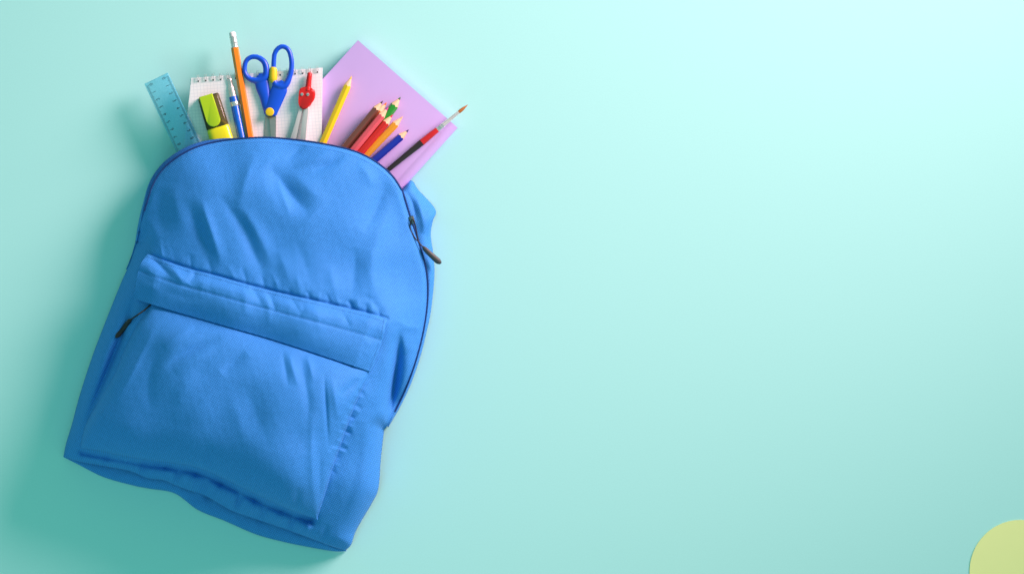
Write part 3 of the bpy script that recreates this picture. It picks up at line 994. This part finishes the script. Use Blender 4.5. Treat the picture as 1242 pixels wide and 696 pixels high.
# pencils
def pencil(tip, butt, paint, lead, label, zt, zb, r=4.75, cone=13.5, leadlen=4.0, group='coloured pencils in the backpack', roll=0.3, pname='coloured_pencil'):
    A = P(tip[0], tip[1], zt); Bd = P(butt[0], butt[1], zb)
    d = (Bd - A).normalized()
    Ltot = (Bd - A).length / S
    o = bpy.data.objects.new(pname, None)
    o.location = A + d * (Ltot * S * 0.5) - Vector((0, 0, r * S)); o.empty_display_size = 0.01
    COL.objects.link(o)
    tag(o, label, 'pencil', group)
    s = d.cross(Vector((0, 0, 1))).normalized(); u = s.cross(d).normalized()
    n = 30
    hexr = lambda th: r * 0.90 / math.cos(((th + math.pi / 6) % (math.pi / 3)) - math.pi / 6)
    ths = [2 * math.pi * k / n for k in range(n)]
    rad = [min(hexr(t), r * 1.0) for t in ths]
    tstart = [cone * x / r for x in rad]
    def ring(ts, rs):
        return [A + d * (t * S) + s * (q * S * math.cos(th + roll)) + u * (q * S * math.sin(th + roll)) for t, q, th in zip(ts, rs, ths)]
    V = ring(tstart, rad) + ring([Ltot] * n, rad)
    F = [(k, (k + 1) % n, n + (k + 1) % n, n + k) for k in range(n)] + [tuple(n + k for k in range(n))]
    b = mk('barrel', V, F, paint, o, True)
    b.data.set_sharp_from_angle(angle=math.radians(12))
    lr = leadlen / cone * r
    V = ring(tstart, [x * 0.995 for x in rad]) + ring([leadlen] * n, [lr] * n)
    mk('sharpened_wood', V, [(k, (k + 1) % n, n + (k + 1) % n, n + k) for k in range(n)], M_WOOD, o, True)
    V = ring([leadlen] * n, [lr] * n) + ring([1.2] * n, [0.62] * n) + ring([0.3] * n, [0.35] * n)
    F = [(j * n + k, j * n + (k + 1) % n, (j + 1) * n + (k + 1) % n, (j + 1) * n + k) for j in (0, 1) for k in range(n)] + [tuple(2 * n + k for k in range(n))]
    mk('lead', V, F, lead, o, True)
    return o

def paint(name, c, rough=0.28):
    return mottle(base_mat(name, c, rough, spec=0.5, coat=0.25), 120, 0.04)

def along(tip, base, total):
    v = np.array(base, float) - np.array(tip, float)
    v /= np.linalg.norm(v)
    return tuple(np.array(tip) + v * total)

pencil((426.5, 92.5), along((426.5, 92.5), (391, 174.7), 195), paint('yellow_lacquer', (0.90, 0.62, 0.012)), base_mat('yellow_lead', (0.85, 0.55, 0.02), .6),
       'bright yellow coloured pencil lying apart beside the notepad edge', 24.5, 27, roll=0.2)
pencil((464.5, 122.5), along((464.5, 122.5), (419, 178), 175), paint('brown_lacquer', (0.19, 0.065, 0.045)), base_mat('dark_brown_lead', (0.03, 0.012, 0.03), .6),
       'dark brown coloured pencil next to the coral one', 29.5, 31)
pencil((469.0, 124.5), along((469.0, 124.5), (424, 180), 165), paint('vermilion_lacquer', (0.62, 0.13, 0.02)), base_mat('orange_lead', (0.8, 0.16, 0.02), .6),
       'orange tipped pencil mostly hidden between brown and coral pencils', 24.0, 24.5, r=5.0)
pencil((471, 130.5), along((471, 130.5), (429, 181.5), 172), paint('coral_lacquer', (0.80, 0.10, 0.13)), base_mat('magenta_lead', (0.62, 0.03, 0.30), .6),
       'coral pink coloured pencil on top of the bundle', 33.5, 33.5)
pencil((486, 117.8), along((486, 117.8), (456, 159), 150), paint('green_lacquer', (0.03, 0.33, 0.03)), base_mat('green_lead', (0.03, 0.14, 0.03), .6),
       'green coloured pencil reaching out beyond the red pencils', 24.0, 24.0, r=5.2, roll=0.5)
pencil((476.5, 139.2), along((476.5, 139.2), (437, 185.5), 165), paint('red_lacquer', (0.66, 0.018, 0.014)), base_mat('crimson_lead', (0.6, 0.02, 0.06), .6),
       'red coloured pencil between the coral and amber ones', 30.0, 30.5)
pencil((488.6, 141.5), along((488.6, 141.5), (443.8, 188), 160), paint('amber_lacquer', (0.86, 0.36, 0.02)), base_mat('peach_lead', (0.85, 0.45, 0.2), .6),
       'amber orange coloured pencil with a pale tip', 25.0, 25.5)
pencil((496, 157.4), along((496, 157.4), (453, 195), 150), paint('ultramarine_lacquer', (0.014, 0.03, 0.42)), base_mat('violet_lead', (0.03, 0.02, 0.12), .6),
       'dark blue coloured pencil beside the paintbrush', 24.0, 24.5)

# orange pencil with eraser
def eraser_pencil():
    tip = (281.5, 39.0); d = np.array([21.5, 127.5]); d /= np.linalg.norm(d)
    r = root('graphite_pencil', 292, 103, 'long orange pencil with a white eraser standing up beside the scissors', 'pencil', z=20)
    A = P(tip[0], tip[1], 27.5); e = np.array(tip) + d * 215; B = P(e[0], e[1], 26)
    lathe('eraser', A, B, [(0, 2.0), (0.5, 3.2), (1.6, 4.0), (7, 4.1)], mottle(base_mat('white_eraser', (0.80, 0.78, 0.76), 0.7), 300, 0.08), r)
    lathe('ferrule', A, B, [(5.5, 4.3), (7, 4.5), (8, 4.15), (9, 4.5), (10, 4.15), (11, 4.5), (14, 4.4), (15, 4.1), (16, 4.5), (17, 4.1), (18, 4.5), (19.2, 4.5)], M_CHROME, r)
    dd = (B - A).normalized(); s = dd.cross(Vector((0, 0, 1))).normalized(); u = s.cross(dd)
    V = []
    for t in (19, 215):
        for k in range(6):
            th = math.pi * k / 3 + 0.25
            V.append(A + dd * (t * S) + s * (4.7 * S * math.cos(th)) + u * (4.7 * S * math.sin(th)))
    F = [(k, (k + 1) % 6, 6 + (k + 1) % 6, 6 + k) for k in range(6)] + [tuple(range(6))[::-1], tuple(range(6, 12))]
    mk('barrel', V, F, paint('orange_lacquer', (0.88, 0.23, 0.005)), r, False)
eraser_pencil()

# mechanical pencil
def mechanical_pencil():
    tip = np.array([278.3, 95.5]); d = np.array([14.5, 70.5]); d /= np.linalg.norm(d)
    r = root('mechanical_pencil', 285, 130, 'blue mechanical pencil with silver tip between highlighter and orange pencil', 'pencil', z=20)
    A = P(tip[0], tip[1], 26.0); e = tip + d * 170; B = P(e[0], e[1], 27.0)
    mb = paint('blue_plastic', (0.008, 0.13, 0.66), 0.25)
    lathe('push_cap', A, B, [(0, 2.0), (0.4, 2.7), (1.4, 2.9), (3, 2.7), (9, 2.5), (10, 2.5)], M_CHROME, r)
    lathe('collar', A, B, [(9.5, 2.7), (10.2, 3.4), (14, 3.7), (14.4, 3.3), (15.2, 3.3), (15.6, 4.0), (22.5, 4.2)], M_ALU, r)
    lathe('barrel', A, B, [(22, 4.3), (22.5, 4.9), (24, 5.1), (170, 5.1)], mb, r, nseg=24)
    lathe('band', A, B, [(28.6, 5.2), (28.9, 5.35), (33.6, 5.35), (34, 5.2)], M_CHROME, r, nseg=24)
    dd = (B - A).normalized(); s = dd.cross(Vector((0, 0, 1))).normalized()
    off = s * (5.6 * S * (1 if s.x > 0 else -1))
    pth = [A + dd * (t * S) + off + Vector((0, 0, h * S)) for t, h in ((28.5, 1.5), (34, 2.3), (50, 2.2), (68, 1.6), (72, 1.2))]
    tube('clip', pth, [(1.3 * S, 0.7 * S)] * 5, M_GUN, r, 8)
mechanical_pencil()

# highlighter
def highlighter():
    r = root('highlighter', 260, 150, 'chunky yellow highlighter with smoky clear cap and lime clip', 'highlighter', z=19)
    ax = np.array([0.292, 0.956]); sd = np.array([0.956, -0.292])
    c0 = np.array([252.5, 116.5])
    def loft(name, secs, mat, par, nseg=28, power=3.2, zc=27.5):
        V, F = [], []
        for (t, hw, hh) in secs:
            q = c0 + ax * t
            for k in range(nseg):
                th = 2 * math.pi * k / nseg
                cx = math.copysign(abs(math.cos(th)) ** (2 / power), math.cos(th))
                cy = math.copysign(abs(math.sin(th)) ** (2 / power), math.sin(th))
                p = q + sd * hw * cx
                V.append(P(p[0], p[1], zc + hh * cy))
        n = len(secs)
        for i in range(n - 1):
            for k in range(nseg):
                l = (k + 1) % nseg
                F.append((i * nseg + k, i * nseg + l, (i + 1) * nseg + l, (i + 1) * nseg + k))
        F.append(tuple(range(nseg))[::-1]); F.append(tuple((n - 1) * nseg + k for k in range(nseg)))
        o = mk(name, V, F, mat, par, True)
        o.data.set_sharp_from_angle(angle=math.radians(45))
        return o
    cap_m = tinted_clear('smoky_clear_plastic', (0.55, 0.50, 0.30), (0.12, 0.11, 0.045), 0.38, 0.12)
    yel = paint('yellow_plastic', (0.86, 0.80, 0.008), 0.3)
    lime = paint('lime_plastic', (0.44, 0.66, 0.008), 0.32)
    cap = loft('cap', [(-0.6, 11.4, 5.6), (0.2, 12.6, 6.8), (1.4, 13.2, 7.4), (38.5, 13.9, 7.9), (39.5, 13.7, 7.7)], cap_m, r)
    loft('body', [(33.0, 7.5, 4.5), (35.5, 10.4, 6.2), (38.6, 12.4, 7.1), (41, 13.6, 7.9), (44, 14.0, 8.1), (130, 14.4, 8.3), (132, 13, 7.6)], yel, r)
    nib = loft('nib_holder', [(6, 3.0, 2.6), (18, 4.0, 3.4), (20, 6.4, 4.6), (33.2, 7.2, 5)], mottle(base_mat('dark_nib_holder', (0.035, 0.03, 0.012), 0.5), 100, 0.2), r)
    # clip: rounded tongue standing proud of the cap
    pts = [(-2.2, -11.0), (-2.2, 6.0)]
    poly = []
    for (t, s_) in ((-1.6, -11.3), (-1.6, 5.6)):
        poly.append(tuple(c0 + ax * t + sd * s_))
    cen, rr = 29.5, 8.6
    for k in range(13):
        th = -math.pi / 2 + math.pi * k / 12
        poly.append(tuple(c0 + ax * (cen + rr * 1.0 * math.cos(th)) + sd * (-2.4 - rr * math.sin(th) * 0.98)))
    prism('clip', poly, 35.2, 38.4, lime, r, bevel=1.0, seg=3, smooth=False)
highlighter()

# scissors
def scissors():
    r = root('scissors', 328, 110, 'blue handled scissors with yellow insert and pivot on the squared paper', 'scissors', z=23)
    mb = mottle(base_mat('royal_blue_plastic', (0.006, 0.085, 0.66), 0.32, spec=0.5), 100, 0.04)
    ye = mottle(base_mat('yellow_grip_plastic', (0.88, 0.60, 0.012), 0.38), 100, 0.04)
    def handle(name, ring, rad, arm, zc):
        path = [P(p[0], p[1], zc) for p in catmull(ring, 8, closed=True)]
        rr = catmull([(a, a) for a in rad], 8, closed=True)[:, 0]
        V, F = sweep_data(path, [(q * S, q * 1.15 * S) for q in rr], 16, True)
        ap = catmull(arm, 8)
        v, f = sweep_data([P(p[0], p[1], zc) for p in ap], [(p[2] * S, p[3] * S) for p in ap], 20, base=len(V))
        V += v; F += f
        me = bpy.data.meshes.new(name)
        me.from_pydata([tuple(x) for x in V], [], F)
        o = link_mesh(name, me, mb, r, True)
        rm = o.modifiers.new('fuse', 'REMESH'); rm.mode = 'VOXEL'; rm.voxel_size = 0.55 * S; rm.use_smooth_shade = True
        sm = o.modifiers.new('soften', 'SMOOTH'); sm.factor = 0.5; sm.iterations = 6
        return o
    handle('handle', [(296.5, 84), (298.5, 74.5), (305, 69.5), (313, 70), (320, 75), (323, 83), (322, 93), (314, 98), (304, 96.5), (298.5, 91)],
           [2.9, 2.9, 3.0, 3.2, 3.6, 4.0, 4.4, 4.2, 3.2, 2.9],
           [(319, 90, 4.5, 3), (317.5, 98, 8.0, 3.6), (318.5, 106, 8.2, 3.8), (321.5, 117, 6.8, 3.8), (324, 128, 6.2, 3.6), (327, 138, 6, 3.4)], 28.0)
    handle('handle', [(331.6, 92), (332, 76), (333.2, 65.5), (337.6, 58.8), (343.6, 56.8), (349.6, 60.6), (353.0, 70), (353.6, 82), (351, 94), (346.5, 103), (340, 105.5), (334, 102)],
           [2.9, 2.9, 2.9, 2.9, 2.9, 2.9, 3.0, 3.1, 3.4, 4.2, 4.6, 3.6],
           [(345, 100, 4.5, 3), (340.5, 106, 9.0, 3.8), (337.5, 112, 9.8, 4.2), (334, 121, 9.4, 4.4), (330, 131, 8.8, 4.4), (328, 137, 8.2, 4.2), (327.4, 140, 7.0, 3.6)], 29.0)
    ins = [(332.2, 81.5, 2.6, 2.6), (331.6, 84, 4.3, 3.8), (331.3, 91, 4.9, 4.3), (331.4, 97, 4.7, 4.1), (332, 100.5, 2.8, 2.8)]
    ip = catmull(ins, 5)
    tube('grip_insert', [P(p[0], p[1], 29.4) for p in ip], [(p[2] * S, p[3] * S) for p in ip], ye, r, 18)
    cpt = P(327.2, 136, 32.6)
    prism('pivot', [(327.2 + 5.2 * math.cos(a), 136 + 5.2 * math.sin(a)) for a in np.linspace(0, 2 * math.pi, 32, endpoint=False)], 31.0, 34.4, ye, r, bevel=1.0, seg=3)
    prism('blade', [(322, 138), (331, 138), (330, 175), (327, 215), (324, 222), (321, 180)], 25.4, 27.0, M_STEEL, r, bevel=0.4)
    prism('blade', [(326, 138), (335, 138), (334.6, 175), (332, 215), (329, 224), (329.6, 175)], 27.2, 28.8, M_STEEL, r, bevel=0.4)
scissors()

# drawing compass
def compass():
    r = root('drawing_compass', 368, 130, 'red headed drawing compass with two silver legs on the notepad', 'compass', z=25)
    red = mottle(base_mat('red_plastic', (0.68, 0.012, 0.012), 0.33), 100, 0.04)
    ha, hb = P(375.8, 88, 31), P(373.4, 110, 31)
    lathe('handle', ha, hb, [(0, 1.0), (0.5, 2.4), (1.8, 3.0), (4, 2.9)] + [(4 + 1.0 * k, 2.9 + (0.35 if k % 2 else 0.0) + 0.035 * k) for k in range(1, 13)] + [(18, 3.9), (22, 4.2)], red, r)
    head = [(364.5, 107.6), (368, 106.2), (376, 106), (379.2, 108.4), (380.2, 112), (379.6, 120), (377.2, 127), (372, 132), (367.8, 133), (364.2, 130.5), (362.2, 125), (362.6, 116), (363.2, 110)]
    hd = catmull(head, 3, closed=True)
    prism('head', [tuple(p) for p in hd], 26.2, 34.4, red, r, bevel=1.8, seg=3)
    arm = catmull([(379.4, 109.5, 1.8, 3), (380.6, 113, 1.9, 3), (380, 119, 1.8, 3), (377.6, 124, 1.4, 2.4)], 5)
    tube('side_arm', [P(p[0], p[1], 30.5) for p in arm], [(p[2] * S, p[3] * S) for p in arm], red, r, 12)
    for x, y in ((366.3, 114.6), (373.4, 114.8)):
        o = prism('screw', [(x + 1.9 * math.cos(a), y + 1.9 * math.sin(a)) for a in np.linspace(0, 2 * math.pi, 20, endpoint=False)], 34.0, 35.2, M_CHROME, r, bevel=0.4)
        prism('slot', [(x - 1.5, y - .3), (x + 1.5, y - .5), (x + 1.5, y + .1), (x - 1.5, y + .3)], 35.15, 35.3, M_GUN, o)
    prism('leg', [(363.2, 128), (367.2, 130), (366.4, 136), (359.6, 166), (350, 206), (345, 206), (352.0, 170), (358, 150)], 27.6, 31.8, M_ALU, r, bevel=0.9)
    prism('leg', [(368.6, 130), (374.2, 126), (375.2, 132), (372.2, 150), (370.6, 171), (367, 206), (362.4, 206), (364, 171), (366.4, 150)], 28.0, 32.4, M_ALU, r, bevel=0.9)
compass()

# paintbrush
def brush():
    r = root('paintbrush', 520, 168, 'thin paintbrush with brown bristles, silver ferrule and red and black handle', 'paintbrush', z=18)
    a = np.array([567.3, 127.4]); b = np.array([470.0, 206.8])
    d = (b - a) / np.linalg.norm(b - a)
    e = a + d * 215
    A, B = P(a[0], a[1], 23.0), P(e[0], e[1], 26.0)
    lathe('bristles', A, B, [(0, 0.25), (3, 0.9), (7, 1.75), (11, 2.1), (14.6, 1.95)], mottle(base_mat('sable_bristles', (0.46, 0.14, 0.02), 0.6), 300, 0.35, 0.5, 1500), r, nseg=12)
    lathe('ferrule', A, B, [(13.6, 1.75), (14, 2.0), (38, 2.75), (38.4, 3.0), (39.4, 3.0), (39.8, 2.8), (41, 2.85), (41.4, 3.1), (42.6, 3.1), (43, 2.9), (47.4, 3.1)], M_CHROME, r, nseg=16)
    lathe('handle', A, B, [(46.6, 2.9), (48, 3.3), (58, 3.7), (70, 4.0), (71.6, 4.05)], paint('red_brush_lacquer', (0.60, 0.012, 0.016)), r, nseg=18)
    lathe('grip', A, B, [(71.6, 4.06), (80, 3.8), (100, 3.2), (130, 2.6), (170, 2.0), (215, 1.4)], paint('dark_brush_lacquer', (0.028, 0.016, 0.018), 0.4), r, nseg=18)
brush()

# pale green circle at the corner, built as a thin flat disc
dm = mottle(base_mat('olive_disc', (0.90, 0.97, 0.40), 0.8, spec=0.2), 60, 0.015, 0.08, 1500)
disc = prism('corner_disc', [(1238 + 62 * math.cos(a), 692 + 62 * math.sin(a)) for a in np.linspace(0, 2 * math.pi, 128, endpoint=False)], 0.3, 0.8, dm, None)
tag(disc, 'flat pale olive green disc lying alone on the teal surface', 'paper disc')
